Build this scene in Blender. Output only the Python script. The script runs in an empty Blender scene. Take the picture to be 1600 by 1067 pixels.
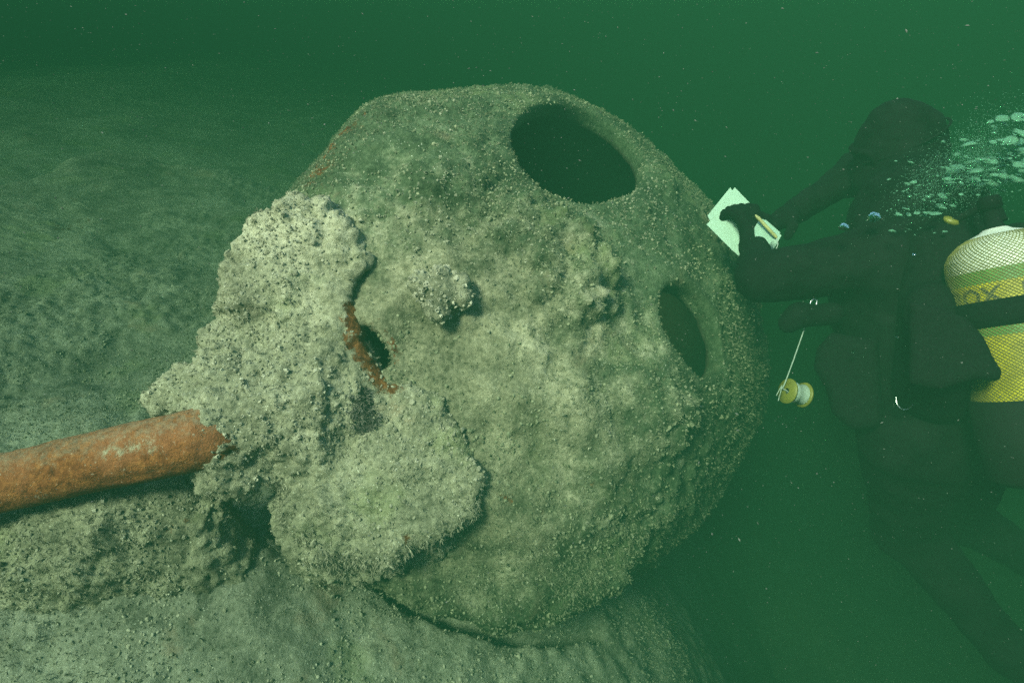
import bpy, math, random
import numpy as np
from mathutils import Vector, Matrix

# ------------------------------------------------------------------ camera, world, sun, exposure
F, CX, CY = 933.3, 800.0, 533.5          # focal length and centre in photo pixels (1600 x 1067)
CAMZ, PITCH = 2.7, math.radians(28)
CP, SP = math.cos(PITCH), math.sin(PITCH)
scene = bpy.context.scene
col = scene.collection
cam_d = bpy.data.cameras.new('camera'); cam = bpy.data.objects.new('camera', cam_d); col.objects.link(cam)
cam.location = (0, 0, CAMZ); cam.rotation_euler = (math.pi / 2 - PITCH, 0, 0)
cam_d.sensor_width = 36.0; cam_d.lens = F / 1600 * 36.0; cam_d.clip_start = 0.02; cam_d.clip_end = 400
scene.camera = cam

SUN_DIR = Vector((0.42, 0.58, -0.72)).normalized()      # direction the light travels
elev = math.asin(-SUN_DIR.z); azim = math.atan2(-SUN_DIR.x, -SUN_DIR.y)
world = bpy.data.worlds.new('World'); scene.world = world; world.use_nodes = True
wn = world.node_tree.nodes; wl = world.node_tree.links
sky = wn.new('ShaderNodeTexSky'); sky.sky_type = 'NISHITA'; sky.sun_disc = False
sky.sun_elevation = elev; sky.sun_rotation = azim
wl.new(sky.outputs[0], wn['Background'].inputs['Color']); wn['Background'].inputs['Strength'].default_value = 0.05
sun_d = bpy.data.lights.new('sun', 'SUN'); sun = bpy.data.objects.new('sun', sun_d); col.objects.link(sun)
sun_d.energy = 1.5; sun_d.angle = math.radians(14); sun_d.color = (1.0, 0.93, 0.80)
sun.rotation_euler = SUN_DIR.to_track_quat('-Z', 'Y').to_euler(); sun.location = (0, 0, 8)
scene.view_settings.view_transform = 'Standard'; scene.view_settings.look = 'None'
scene.view_settings.gamma = 1.0; scene.view_settings.use_curve_mapping = False
scene.view_settings.exposure = 3.8
cy = scene.cycles
cy.use_denoising = False; cy.max_bounces = 6; cy.diffuse_bounces = 2; cy.glossy_bounces = 2
cy.transmission_bounces = 5; cy.volume_bounces = 2; cy.transparent_max_bounces = 8
cy.use_adaptive_sampling = False; cy.sample_clamp_indirect = 4.0
WATER_DENSITY = 0.68
WATER_COLOR = (0.0050, 0.0250, 0.0122, 1)
WATER_ABS = (0.10, 0.20, 0.12, 1)
WATER_ANISO = -0.3

rnd = random.Random(7); rng = np.random.default_rng(7)

# ------------------------------------------------------------------ geometry tools
def ray(u, v):
    x, y = (u - CX) / F, (CY - v) / F
    return np.array([x, CP + y * SP, -SP + y * CP])
def P(u, v, z):                      # a photo pixel at a chosen depth -> world point
    return np.array([0, 0, CAMZ]) + ray(u, v) * z
def cam_dir(x, y, z):                # camera-frame direction (right, up, forward) -> world
    d = np.array([x, z * CP + y * SP, -z * SP + y * CP]); return d / np.linalg.norm(d)
def nrm(v): v = np.asarray(v, float); return v / np.linalg.norm(v)

def _hash(ix, iy, iz):
    h = (ix.astype(np.uint32) * np.uint32(374761393) + iy.astype(np.uint32) * np.uint32(668265263) + iz.astype(np.uint32) * np.uint32(2147483647 - 1274126177))
    h = (h ^ (h >> np.uint32(13))) * np.uint32(1274126177)
    h = (h ^ (h >> np.uint32(16))) * np.uint32(2246822519)
    return h ^ (h >> np.uint32(15))
def vnoise(p):                       # value noise in [-1, 1]
    i = np.floor(p).astype(np.int64); f = p - i; f = f * f * f * (f * (f * 6 - 15) + 10)
    out = 0
    for dx in (0, 1):
        wx = f[:, 0] if dx else 1 - f[:, 0]
        for dy in (0, 1):
            wy = f[:, 1] if dy else 1 - f[:, 1]
            for dz in (0, 1):
                wz = f[:, 2] if dz else 1 - f[:, 2]
                out = out + wx * wy * wz * (_hash(i[:, 0] + dx, i[:, 1] + dy, i[:, 2] + dz) / 2147483648.0 - 1)
    return out
def fbm(p, octaves=4, gain=0.5):
    a, s, o = 1.0, 0.0, 0.0
    for k in range(octaves):
        o = o + a * vnoise(p * (2.03 ** k) + 17.3 * k); s += a; a *= gain
    return o / s
def worley(p):                       # distance to the nearest feature point
    i = np.floor(p).astype(np.int64); best = np.full(len(p), 9.0)
    for dx in (-1, 0, 1):
        for dy in (-1, 0, 1):
            for dz in (-1, 0, 1):
                c = i + np.array([dx, dy, dz]); h = _hash(c[:, 0], c[:, 1], c[:, 2])
                q = c + np.stack([(h & 1023) / 1023.0, ((h >> 10) & 1023) / 1023.0, ((h >> 20) & 1023) / 1023.0], 1)
                best = np.minimum(best, ((q - p) ** 2).sum(1))
    return np.sqrt(best)

class Grid:                          # a signed distance grid that is cut and joined locally
    def __init__(s, lo, hi, h):
        s.lo = np.array(lo, float); s.h = h
        s.n = np.ceil((np.array(hi) - s.lo) / h).astype(int) + 1
        s.D = np.full(s.n, 0.5, np.float32)
        s.ax = [(s.lo[k] + h * np.arange(s.n[k])).astype(np.float32) for k in range(3)]
    def sub(s, lo, hi):
        a = np.clip(np.floor((np.asarray(lo) - s.lo) / s.h).astype(int), 0, s.n); b = np.clip(np.ceil((np.asarray(hi) - s.lo) / s.h).astype(int) + 1, 0, s.n)
        sl = tuple(slice(a[k], b[k]) for k in range(3))
        X, Y, Z = np.meshgrid(s.ax[0][sl[0]], s.ax[1][sl[1]], s.ax[2][sl[2]], indexing='ij')
        return sl, np.stack([X, Y, Z], -1)
    def add(s, fn, lo, hi, k=0.02):
        m = 3 * s.h + k + 0.02; sl, p = s.sub(np.asarray(lo) - m, np.asarray(hi) + m)
        if p.size == 0: return
        s.D[sl] = smin(s.D[sl], fn(p), k)
    def cut(s, fn, lo, hi, k=0.01):
        m = 3 * s.h + k; sl, p = s.sub(np.asarray(lo) - m, np.asarray(hi) + m)
        if p.size == 0: return
        s.D[sl] = -smin(-s.D[sl], fn(p), k)
    def cone(s, a, b, ra, rb, k=0.02):
        a, b = np.asarray(a), np.asarray(b); r = max(ra, rb)
        s.add(lambda p: d_cone(p, a, b, ra, rb), np.minimum(a, b) - r, np.maximum(a, b) + r, k)
    def ball(s, c, r, k=0.02): s.cone(c, np.asarray(c) + 1e-4, r, r, k)
    def ell(s, c, E, r, k=0.02):
        c = np.asarray(c); R = max(r); s.add(lambda p: d_ell(p, c, E, r), c - R, c + R, k)
    def mesh(s): return surface_nets(s.D, s.lo, s.h)
def smin(a, b, k):
    h = np.clip(k - np.abs(a - b), 0, None) / k
    return np.minimum(a, b) - h * h * k * 0.25
def d_cone(p, a, b, ra, rb):
    ab = (b - a).astype(np.float32); t = np.clip(((p - a.astype(np.float32)) @ ab) / max(float(ab @ ab), 1e-9), 0, 1)
    return np.linalg.norm(p - (a.astype(np.float32) + t[..., None] * ab), axis=-1) - (ra + (rb - ra) * t)
def d_ell(p, c, E, r):
    q = ((p - c) @ np.asarray(E).T); r = np.asarray(r)
    k0 = np.linalg.norm(q / r, axis=-1); k1 = np.linalg.norm(q / (r * r), axis=-1) + 1e-9
    return k0 * (k0 - 1) / k1
def d_poly(x, y, poly):              # 2-D signed distance to a polygon
    d = np.full(x.shape, 1e9); ins = np.zeros(x.shape, bool); n = len(poly)
    for i in range(n):
        ax, ay = poly[i]; bx, by = poly[(i + 1) % n]
        ex, ey = bx - ax, by - ay; wx, wy = x - ax, y - ay
        t = np.clip((wx * ex + wy * ey) / (ex * ex + ey * ey + 1e-12), 0, 1)
        d = np.minimum(d, (wx - ex * t) ** 2 + (wy - ey * t) ** 2)
        if ay != by: ins ^= ((ay > y) != (by > y)) & (x < ex * (y - ay) / ey + ax)
    d = np.sqrt(d); return np.where(ins, -d, d)
def plate_fn(pix, z, ncam, front, back, rnd_=0.03):
    """a thick plate: photo outline laid on a plane of its own, with real thickness"""
    n = cam_dir(*ncam); c = np.mean(pix, 0); o = P(c[0], c[1], z)
    e1 = nrm(np.cross([0, 0, 1], n)); e2 = np.cross(n, e1); C0 = np.array([0, 0, CAMZ])
    pts = []
    for u, v in pix:
        r = ray(u, v); t = ((o - C0) @ n) / (r @ n); pts.append(C0 + r * t)
    poly = [((q - o) @ e1, (q - o) @ e2) for q in pts]
    def fn(p):
        q = p - o; d2 = d_poly(q @ e1, q @ e2, poly) + rnd_; w = q @ n
        dz = np.abs(w - (front - back) / 2) - (front + back) / 2 + rnd_
        return np.minimum(np.maximum(d2, dz), 0) + np.sqrt(np.maximum(d2, 0) ** 2 + np.maximum(dz, 0) ** 2) - rnd_
    A = np.array(pts); pad = max(front, back)
    return fn, A.min(0) - pad, A.max(0) + pad

def surface_nets(D, lo, h):
    S = D < 0; nx, ny, nz = D.shape
    c = np.zeros((nx - 1, ny - 1, nz - 1), np.uint8)
    offs = [(a, b, d) for a in (0, 1) for b in (0, 1) for d in (0, 1)]
    for a, b, d in offs: c += S[a:nx - 1 + a, b:ny - 1 + b, d:nz - 1 + d]
    act = (c > 0) & (c < 8); idx = np.full(act.shape, -1, np.int64); I = np.argwhere(act)
    idx[act] = np.arange(len(I))
    V = np.zeros((len(I), 3)); cnt = np.zeros(len(I))
    for a in offs:
        for k in range(3):
            if a[k] == 1: continue
            b = list(a); b[k] = 1
            d0 = D[I[:, 0] + a[0], I[:, 1] + a[1], I[:, 2] + a[2]]; d1 = D[I[:, 0] + b[0], I[:, 1] + b[1], I[:, 2] + b[2]]
            m = (d0 < 0) != (d1 < 0); t = np.where(m, d0 / np.where(m, d0 - d1, 1), 0)
            q = np.tile(np.array(a, float), (len(I), 1)); q[:, k] += t
            V[m] += q[m]; cnt[m] += 1
    V = (V / cnt[:, None] + I) * h + lo
    faces = []
    for k in range(3):
        s0 = [slice(None)] * 3; s1 = [slice(None)] * 3; s0[k] = slice(0, -1); s1[k] = slice(1, None)
        A, B = S[tuple(s0)], S[tuple(s1)]; E = np.argwhere(A != B)
        j, l = (k + 1) % 3, (k + 2) % 3
        E = E[(E[:, j] > 0) & (E[:, l] > 0) & (E[:, j] < D.shape[j] - 1) & (E[:, l] < D.shape[l] - 1)]
        sgn = A[E[:, 0], E[:, 1], E[:, 2]]
        def at(dj, dl):
            q = E.copy(); q[:, j] += dj; q[:, l] += dl; return idx[q[:, 0], q[:, 1], q[:, 2]]
        Q = np.stack([at(-1, -1), at(0, -1), at(0, 0), at(-1, 0)], 1)
        Q[~sgn] = Q[~sgn][:, ::-1]; faces.append(Q)
    Fq = np.concatenate(faces); return V, Fq[(Fq >= 0).all(1)]

def normals(V, Fq):
    a = V[Fq[:, 0]]; n = np.cross(V[Fq[:, 1]] - a, V[Fq[:, 2]] - a)
    if Fq.shape[1] == 4: n = n + np.cross(V[Fq[:, 2]] - a, V[Fq[:, 3]] - a)
    N = np.zeros_like(V)
    for k in range(Fq.shape[1]): np.add.at(N, Fq[:, k], n)
    return N / (np.linalg.norm(N, axis=1, keepdims=True) + 1e-12)

def mesh_obj(name, V, Fq, mat, parent=None, smooth=True, attrs=None):
    me = bpy.data.meshes.new(name); Fq = np.asarray(Fq); n, k = Fq.shape
    me.vertices.add(len(V)); me.vertices.foreach_set('co', np.asarray(V, np.float32).ravel())
    me.loops.add(n * k); me.loops.foreach_set('vertex_index', Fq.astype(np.int32).ravel())
    me.polygons.add(n); me.polygons.foreach_set('loop_start', (np.arange(n) * k).astype(np.int32))
    me.polygons.foreach_set('loop_total', np.full(n, k, np.int32))
    me.polygons.foreach_set('use_smooth', np.full(n, smooth, bool)); me.update(calc_edges=True)
    for an, vals in (attrs or {}).items():
        at = me.attributes.new(an, 'FLOAT', 'POINT'); at.data.foreach_set('value', np.asarray(vals, np.float32))
    me.materials.append(mat); o = bpy.data.objects.new(name, me); col.objects.link(o)
    if parent: o.parent = parent
    return o
def empty(name, loc=(0, 0, 0)):
    o = bpy.data.objects.new(name, None); col.objects.link(o); o.location = loc; o.empty_display_size = 0.1
    return o
def adopt(o, parent):                 # parent without moving: parts are built in world coordinates
    bpy.context.view_layer.update()
    o.parent = parent; o.matrix_parent_inverse = parent.matrix_world.inverted(); return o
def tag(o, label=None, cat=None, group=None, kind=None):
    if label: o['label'] = label
    if cat: o['category'] = cat
    if group: o['group'] = group
    if kind: o['kind'] = kind
    return o
def tube(pts, r, seg=8, closed=False):
    pts = np.asarray(pts, float); n = len(pts); V = []; Fq = []
    r = np.broadcast_to(np.asarray(r, float), (n,)); up = None
    for i in range(n):
        t = nrm(pts[(i + 1) % n] - pts[i - 1]) if closed else nrm(pts[min(i + 1, n - 1)] - pts[max(i - 1, 0)])
        if up is None: up = nrm(np.cross(t, [0.3, 0.5, 0.8]))
        up = nrm(up - (up @ t) * t); w = np.cross(t, up)
        for s in range(seg):
            a = 2 * math.pi * s / seg; V.append(pts[i] + r[i] * (math.cos(a) * up + math.sin(a) * w))
    m = n if closed else n - 1
    for i in range(m):
        for s in range(seg):
            j = (i + 1) % n; Fq.append((i * seg + s, i * seg + (s + 1) % seg, j * seg + (s + 1) % seg, j * seg + s))
    return np.array(V), np.array(Fq)
def smooth_path(pts, n=40):
    pts = np.asarray(pts, float); t = np.linspace(0, len(pts) - 1, n); out = []
    for x in t:
        i = min(int(x), len(pts) - 2); f = x - i
        p0, p1, p2, p3 = pts[max(i - 1, 0)], pts[i], pts[i + 1], pts[min(i + 2, len(pts) - 1)]
        out.append(0.5 * (2 * p1 + (p2 - p0) * f + (2 * p0 - 5 * p1 + 4 * p2 - p3) * f * f + (3 * p1 - p0 - 3 * p2 + p3) * f ** 3))
    return np.array(out)
def lathe(profile, seg=48):           # (radius, z) pairs about z
    V, Fq = [], []
    for r, z in profile:
        for s in range(seg):
            a = 2 * math.pi * s / seg; V.append((r * math.cos(a), r * math.sin(a), z))
    for i in range(len(profile) - 1):
        for s in range(seg):
            Fq.append((i * seg + s, i * seg + (s + 1) % seg, (i + 1) * seg + (s + 1) % seg, (i + 1) * seg + s))
    return np.array(V), np.array(Fq)

def sample(V, Fq, n, weight=None):
    """points on a mesh, evenly by area (times weight per face)"""
    T = np.concatenate([Fq[:, [0, 1, 2]], Fq[:, [0, 2, 3]]]); cr = np.cross(V[T[:, 1]] - V[T[:, 0]], V[T[:, 2]] - V[T[:, 0]])
    w = np.linalg.norm(cr, axis=1); fn = cr / (w[:, None] + 1e-12)
    if weight is not None: w = w * np.concatenate([weight, weight])
    i = rng.choice(len(T), n, p=w / w.sum()); a, b = rng.random(n), rng.random(n); m = a + b > 1; a[m], b[m] = 1 - a[m], 1 - b[m]
    p = V[T[i, 0]] + a[:, None] * (V[T[i, 1]] - V[T[i, 0]]) + b[:, None] * (V[T[i, 2]] - V[T[i, 0]])
    return p, fn[i], T[i]
def frames(n):
    t = np.cross(n, rng.normal(size=n.shape)); t /= np.linalg.norm(t, axis=1, keepdims=True) + 1e-9
    return t, np.cross(n, t)
def scatter(name, mat, parent, p, n, tv, tf, size, tall=None, jitter=0.5, squash=True):
    """join copies of one small template (z up) as one mesh of growth"""
    N = len(p); n = n + rng.normal(size=n.shape) * jitter; n /= np.linalg.norm(n, axis=1, keepdims=True)
    t, b = frames(n); tall = size if tall is None else tall
    tv = np.asarray(tv); k = len(tv); wob = 1 + rng.normal(size=(N, k, 1)) * 0.22
    q = tv[None] * wob
    V = p[:, None] + (q[..., 0:1] * t[:, None] + q[..., 1:2] * b[:, None]) * size[:, None, None] + q[..., 2:3] * n[:, None] * tall[:, None, None]
    Fq = (np.asarray(tf)[None] + (np.arange(N) * k)[:, None, None]).reshape(-1, len(tf[0]))
    tone = np.repeat(rng.random(N), k)
    o = mesh_obj(name, V.reshape(-1, 3), Fq, mat, parent, smooth=False, attrs={'tone': tone})
    return tag(o, kind='stuff')
# growth templates
def t_barnacle():
    V, Fq = [], []
    for r, z in ((1, -0.25), (0.62, 0.9), (0.36, 0.85), (0.25, 0.3)):
        for s in range(6): a = s * math.pi / 3; V.append((r * math.cos(a), r * math.sin(a), z))
    for i in range(3):
        for s in range(6): Fq.append((i * 6 + s, i * 6 + (s + 1) % 6, i * 6 + 6 + (s + 1) % 6, i * 6 + 6 + s))
    return V, Fq
def t_lump():
    g = (1 + 5 ** 0.5) / 2; v = []
    for a in (-1, 1):
        for b in (-g, g): v += [(0, a, b), (a, b, 0), (b, 0, a)]
    v = np.array(v) / 1.9; Fq = []
    for i in range(12):
        for j in range(i + 1, 12):
            for k in range(j + 1, 12):
                if all(abs(np.linalg.norm(v[x] - v[y]) - 2 / 1.9) < 0.05 for x, y in ((i, j), (j, k), (i, k))):
                    f = (i, j, k) if np.cross(v[j] - v[i], v[k] - v[i]) @ (v[i] + v[j] + v[k]) > 0 else (i, k, j); Fq.append(f)
    return v + [0, 0, 0.25], Fq
def t_tuft(nb=6, spread=0.8):
    V, Fq = [], []
    r = random.Random(3)
    for i in range(nb):
        a = i * 2.4 + r.random(); dx, dy = math.cos(a), math.sin(a); L = 0.6 + 0.5 * r.random(); w = 0.10
        b = np.array([dx * 0.15, dy * 0.15, -0.1]); m = b + np.array([dx * spread * 0.3, dy * spread * 0.3, L * 0.6]); e = b + np.array([dx * spread * 0.8, dy * spread * 0.8, L])
        s = np.array([-dy, dx, 0]) * w; k = len(V)
        V += [b - s, b + s, m + s * 0.8, m - s * 0.8, e]; Fq += [(k, k + 1, k + 2), (k, k + 2, k + 3), (k + 3, k + 2, k + 4)]
    return V, Fq

# ------------------------------------------------------------------ materials
class NT:
    def __init__(s, name):
        s.m = bpy.data.materials.new(name); s.m.use_nodes = True; s.t = s.m.node_tree; s.b = s.t.nodes['Principled BSDF']
        s.co = s.t.nodes.new('ShaderNodeTexCoord').outputs['Object']
    def n(s, typ, **kw):
        x = s.t.nodes.new(typ)
        for k, v in kw.items(): setattr(x, k, v)
        return x
    def link(s, a, b): s.t.links.new(a, b)
    def noise(s, scale, detail=4, rough=0.6, dist=0.0):
        x = s.n('ShaderNodeTexNoise'); s.link(s.co, x.inputs['Vector']); x.inputs['Scale'].default_value = scale
        x.inputs['Detail'].default_value = detail; x.inputs['Roughness'].default_value = rough; x.inputs['Distortion'].default_value = dist
        return x.outputs['Fac']
    def voro(s, scale, feature='F1'):
        x = s.n('ShaderNodeTexVoronoi', feature=feature); s.link(s.co, x.inputs['Vector']); x.inputs['Scale'].default_value = scale
        return x
    def ramp(s, fac, stops):
        x = s.n('ShaderNodeValToRGB'); e = x.color_ramp.elements
        while len(e) < len(stops): e.new(0.5)
        for k, (p, c) in enumerate(stops): e[k].position = p; e[k].color = (*c, 1) if len(c) == 3 else c
        s.link(fac, x.inputs['Fac']); return x.outputs['Color']
    def rng(s, fac, a, b):            # smooth 0..1 mask
        x = s.n('ShaderNodeMapRange', interpolation_type='SMOOTHSTEP'); s.link(fac, x.inputs[0])
        x.inputs[1].default_value = a; x.inputs[2].default_value = b; return x.outputs[0]
    def mix(s, fac, a, b, typ='MIX'):
        x = s.n('ShaderNodeMix', data_type='RGBA', blend_type=typ)
        for v, i in ((fac, 0), (a, 6), (b, 7)):
            if hasattr(v, 'links'): s.link(v, x.inputs[i])
            elif i == 0: x.inputs[0].default_value = v
            else: x.inputs[i].default_value = (*v, 1)
        return x.outputs[2]
    def math(s, op, a, b=0.0):
        x = s.n('ShaderNodeMath', operation=op)
        for v, i in ((a, 0), (b, 1)):
            if hasattr(v, 'links'): s.link(v, x.inputs[i])
            else: x.inputs[i].default_value = v
        return x.outputs[0]
    def attr(s, name):
        x = s.n('ShaderNodeAttribute'); x.attribute_name = name; return x.outputs['Fac']
    def bump(s, h, strength, dist):
        x = s.n('ShaderNodeBump'); x.inputs['Strength'].default_value = strength; x.inputs['Distance'].default_value = dist
        s.link(h, x.inputs['Height'])
        if s.b.inputs['Normal'].is_linked: s.link(s.b.inputs['Normal'].links[0].from_socket, x.inputs['Normal'])
        s.link(x.outputs[0], s.b.inputs['Normal'])
    def set(s, **kw):
        for k, v in kw.items():
            i = s.b.inputs[k.replace('_', ' ')]
            if hasattr(v, 'links'): s.link(v, i)
            elif isinstance(v, tuple): i.default_value = (*v, 1) if len(v) == 3 else v
            else: i.default_value = v
        return s.m

def encrust(name, dark, mid, pale, rusty=True, lit_ramp=None):
    t = NT(name)
    big = t.noise(2.2, 3); mid_n = t.noise(11, 5, 0.65); fine = t.noise(75, 5, 0.7); sp = t.voro(130)
    s = t.math('ADD', t.math('MULTIPLY', big, 0.35), t.math('ADD', t.math('MULTIPLY', mid_n, 0.35), t.math('MULTIPLY', fine, 0.42)))
    c = t.ramp(s, [(0.42, dark), (0.56, mid), (0.70, pale)])
    c = t.mix(t.math('MULTIPLY', t.rng(t.noise(5.5, 4, 0.6, 0.6), 0.60, 0.74), 0.45), c, (0.24, 0.17, 0.11))       # brownish films
    c = t.mix(t.math('MULTIPLY', t.rng(t.noise(3.1, 4), 0.55, 0.68), 0.35), c, (0.20, 0.23, 0.10))            # green films
    speck = t.math('MULTIPLY', t.rng(sp.outputs['Distance'], 0.22, 0.10), t.rng(t.noise(26, 2), 0.53, 0.60))
    c = t.mix(t.math('MULTIPLY', speck, 0.75), c, (0.62, 0.62, 0.50))
    if lit_ramp:  # second, lighter colour set blended in where the painted light is stronger
        f = t.rng(t.math('ADD', t.attr('painted_falloff'), t.math('MULTIPLY', t.math('SUBTRACT', mid_n, 0.5), 1.3)), 0.15, 0.75)
        c = t.mix(t.math('MULTIPLY', f, 0.95), c, t.ramp(s, [(0.42, lit_ramp[0]), (0.56, lit_ramp[1]), (0.70, lit_ramp[2])]))
    if rusty:
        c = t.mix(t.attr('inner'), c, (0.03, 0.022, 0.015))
        ru = t.ramp(t.noise(38, 6, 0.75), [(0.35, (0.025, 0.010, 0.005)), (0.5, (0.09, 0.034, 0.011)), (0.66, (0.19, 0.085, 0.028))])
        rm = t.rng(t.math('ADD', t.attr('rust'), t.math('MULTIPLY', t.math('SUBTRACT', t.noise(34, 6, 0.75), 0.5), 1.9)), 0.40, 0.62)
        c = t.mix(rm, c, ru)
    t.bump(t.noise(210, 4, 0.7), 0.6, 0.006); t.bump(t.noise(60, 5, 0.7), 0.7, 0.012)
    return t.set(Base_Color=c, Roughness=0.95, Specular_IOR_Level=0.1)
def growth(name, a, b, c, rough=0.95):
    t = NT(name); k = t.ramp(t.attr('tone'), [(0.0, a), (0.55, b), (1.0, c)])
    k = t.mix(0.5, k, t.ramp(t.noise(90, 3), [(0.3, a), (0.7, c)]))
    return t.set(Base_Color=k, Roughness=rough, Specular_IOR_Level=0.15)
def plain(name, colr, rough=0.6, metal=0.0, var=0.25, scale=40, bump=0.0, spec=0.4):
    t = NT(name); lo = tuple(x * (1 - var) for x in colr); hi = tuple(min(1, x * (1 + var)) for x in colr)
    k = t.ramp(t.noise(scale, 4), [(0.3, lo), (0.7, hi)])
    if bump: t.bump(t.noise(scale * 2, 4), bump, 0.004)
    return t.set(Base_Color=k, Roughness=rough, Metallic=metal, Specular_IOR_Level=spec)

M_TURRET = encrust('encrusted turret steel', (0.015, 0.022, 0.011), (0.050, 0.070, 0.037), (0.125, 0.155, 0.09), True, ((0.075, 0.075, 0.045), (0.21, 0.20, 0.128), (0.41, 0.385, 0.265)))  # dark green base, paler set near the gun: light falloff put into the colour
M_MANTLET = encrust('encrusted mantlet', (0.085, 0.084, 0.055), (0.25, 0.24, 0.162), (0.45, 0.425, 0.31))
M_HULL = encrust('silted hull', (0.075, 0.08, 0.056), (0.205, 0.207, 0.155), (0.36, 0.355, 0.275))
M_SEABED = encrust('seabed silt', (0.10, 0.105, 0.08), (0.22, 0.225, 0.175), (0.36, 0.36, 0.29), False)
M_BARN = growth('barnacle', (0.08, 0.085, 0.052), (0.15, 0.152, 0.098), (0.31, 0.30, 0.215))
M_TUFT = growth('hydroid turf', (0.045, 0.055, 0.028), (0.13, 0.14, 0.082), (0.28, 0.28, 0.18))
M_BARNP = growth('pale barnacle', (0.12, 0.117, 0.08), (0.22, 0.21, 0.145), (0.44, 0.415, 0.315))
M_TUFTP = growth('pale turf', (0.085, 0.082, 0.055), (0.20, 0.19, 0.132), (0.36, 0.335, 0.245))
M_DARKTUFT = growth('dark weed', (0.05, 0.05, 0.04), (0.10, 0.09, 0.075), (0.18, 0.165, 0.14))
M_HTUFT = growth('silted turf', (0.10, 0.10, 0.065), (0.26, 0.25, 0.18), (0.44, 0.42, 0.32))
M_SNOW = growth('marine snow', (0.03, 0.036, 0.03), (0.05, 0.056, 0.048), (0.12, 0.13, 0.11))

def rust_mat():
    t = NT('rusted gun steel')
    c = t.ramp(t.noise(42, 7, 0.78), [(0.32, (0.07, 0.022, 0.008)), (0.48, (0.17, 0.055, 0.017)), (0.62, (0.29, 0.112, 0.034)), (0.75, (0.38, 0.20, 0.10))])
    c = t.mix(t.math('MULTIPLY', t.rng(t.noise(6, 4), 0.46, 0.62), 0.6), c, (0.24, 0.09, 0.04))
    c = t.mix(t.math('MULTIPLY', t.rng(t.noise(120, 3), 0.62, 0.72), 0.55), c, (0.42, 0.33, 0.24))
    pale = t.math('MULTIPLY', t.rng(t.math('ADD', t.attr('pale'), t.math('MULTIPLY', t.math('SUBTRACT', t.noise(70, 6, 0.8), 0.5), 2.2)), 0.40, 0.85), 0.8)
    c = t.mix(pale, c, t.ramp(t.noise(150, 3), [(0.35, (0.20, 0.17, 0.11)), (0.65, (0.40, 0.36, 0.25))]))
    g = t.n('ShaderNodeNewGeometry'); sx_ = t.n('ShaderNodeSeparateXYZ'); t.link(g.outputs['Normal'], sx_.inputs[0])
    dust = t.rng(t.math('ADD', sx_.outputs[2], t.math('MULTIPLY', t.math('SUBTRACT', t.noise(55, 6, 0.8), 0.5), 2.4)), 0.55, 1.35)   # silt settled along the top
    c = t.mix(t.math('MULTIPLY', dust, 0.55), c, (0.22, 0.20, 0.14))
    t.bump(t.noise(160, 5, 0.75), 0.7, 0.005); t.bump(t.noise(28, 5, 0.7), 0.8, 0.012)
    return t.set(Base_Color=c, Roughness=0.9, Specular_IOR_Level=0.15)
M_RUST = rust_mat()

# ------------------------------------------------------------------ setting: seabed
def deck_plane(x, y):
    return CAMZ - 1.48 - 0.175 * x + 0.025 * y
LIP = []
for u_, v_ in ((560, 885), (600, 908), (640, 930), (700, 949), (780, 963), (850, 955), (930, 934)):      # line on the deck below the turret's lip
    r_ = ray(u_, v_); t_ = 1.48 / (-r_[2] - 0.175 * r_[0] + 0.025 * r_[1]); LIP.append((r_[0] * t_, r_[1] * t_ + 0.022))
def hull_h(x, y):
    """surface of the silted hull deck; falls away past its right-hand edge"""
    p = np.stack([x, y, np.zeros_like(x)], 1)
    z = deck_plane(x, y)
    z = z + 0.10 * fbm(p * 1.3 + 3.1, 3) + 0.025 * fbm(p * 5.0, 3)
    # shallow steps and humps of plating under the silt, back on the left
    z = z + 0.08 * np.exp(-(((x + 1.5) / 0.75) ** 2 + ((y - 2.55) / 0.5) ** 2)) + 0.14 * np.exp(-(((x + 0.75) / 0.3) ** 2 + ((y - 2.25) / 0.28) ** 2))
    s = -(0.592 * (x - 0.10) - 0.806 * (y - 0.915))          # distance in from the right-hand edge
    e = np.array([0.32, 0.235]) / 0.397
    lip = np.full(len(x), 9.0); L_ = LIP
    for (ax, ay), (bx, by) in zip(L_[:-1], L_[1:]):
        t = np.clip(((x - ax) * (bx - ax) + (y - ay) * (by - ay)) / ((bx - ax) ** 2 + (by - ay) ** 2), 0, 1); lip = np.minimum(lip, np.hypot(x - ax - t * (bx - ax), y - ay - t * (by - ay)))
    z = z - 0.13 * np.exp(-(lip / 0.028) ** 2)
    t = np.clip((x + 1.35) / 0.62, 0, 1); z = z + 0.17 * np.exp(-((x + 1.35 - 0.62 * t) ** 2 + (y - 1.02 - 0.1 * t) ** 2) / 0.21 ** 2)
    s = smin(-(x + 0.10) * e[1] + (y - 0.915) * e[0], 0.26 - x, 0.3) + 0.05 * fbm(p * 2.2 + 9, 3)
    return z, s
def smooth01(t): t = np.clip(t, 0, 1); return t * t * (3 - 2 * t)
def seabed_z(x, y):
    p = np.stack([x, y, np.zeros_like(x)], 1)
    r = np.clip((np.hypot(x, y) - 8) / 40, 0, 1)
    up = smooth01((0.2 - x + 0.35 * (y - 2.5)) / 2.2) * smooth01((y - 1.8) / 2.0) * smooth01((0.9 - x) / 1.2)       # drift banked against the wreck, back on the left
    deep = smooth01((x + 0.2) / 1.4) * (1 - up)                                      # the bottom shelves away on the right
    return -1.5 * deep + up * (1.16 - 0.185 * np.clip(x, -5, 0)) + 0.12 * fbm(p * 0.5, 3) + 0.05 * fbm(p * 2.5, 3) + 0.8 * r * fbm(p * 0.06, 2)
ga = np.concatenate([-np.geomspace(60, 6, 26), np.linspace(-5.8, 5.8, 130), np.geomspace(6, 60, 26)])
gx, gy = np.meshgrid(ga, ga + 1.5, indexing='ij'); n_ = len(ga)
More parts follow.
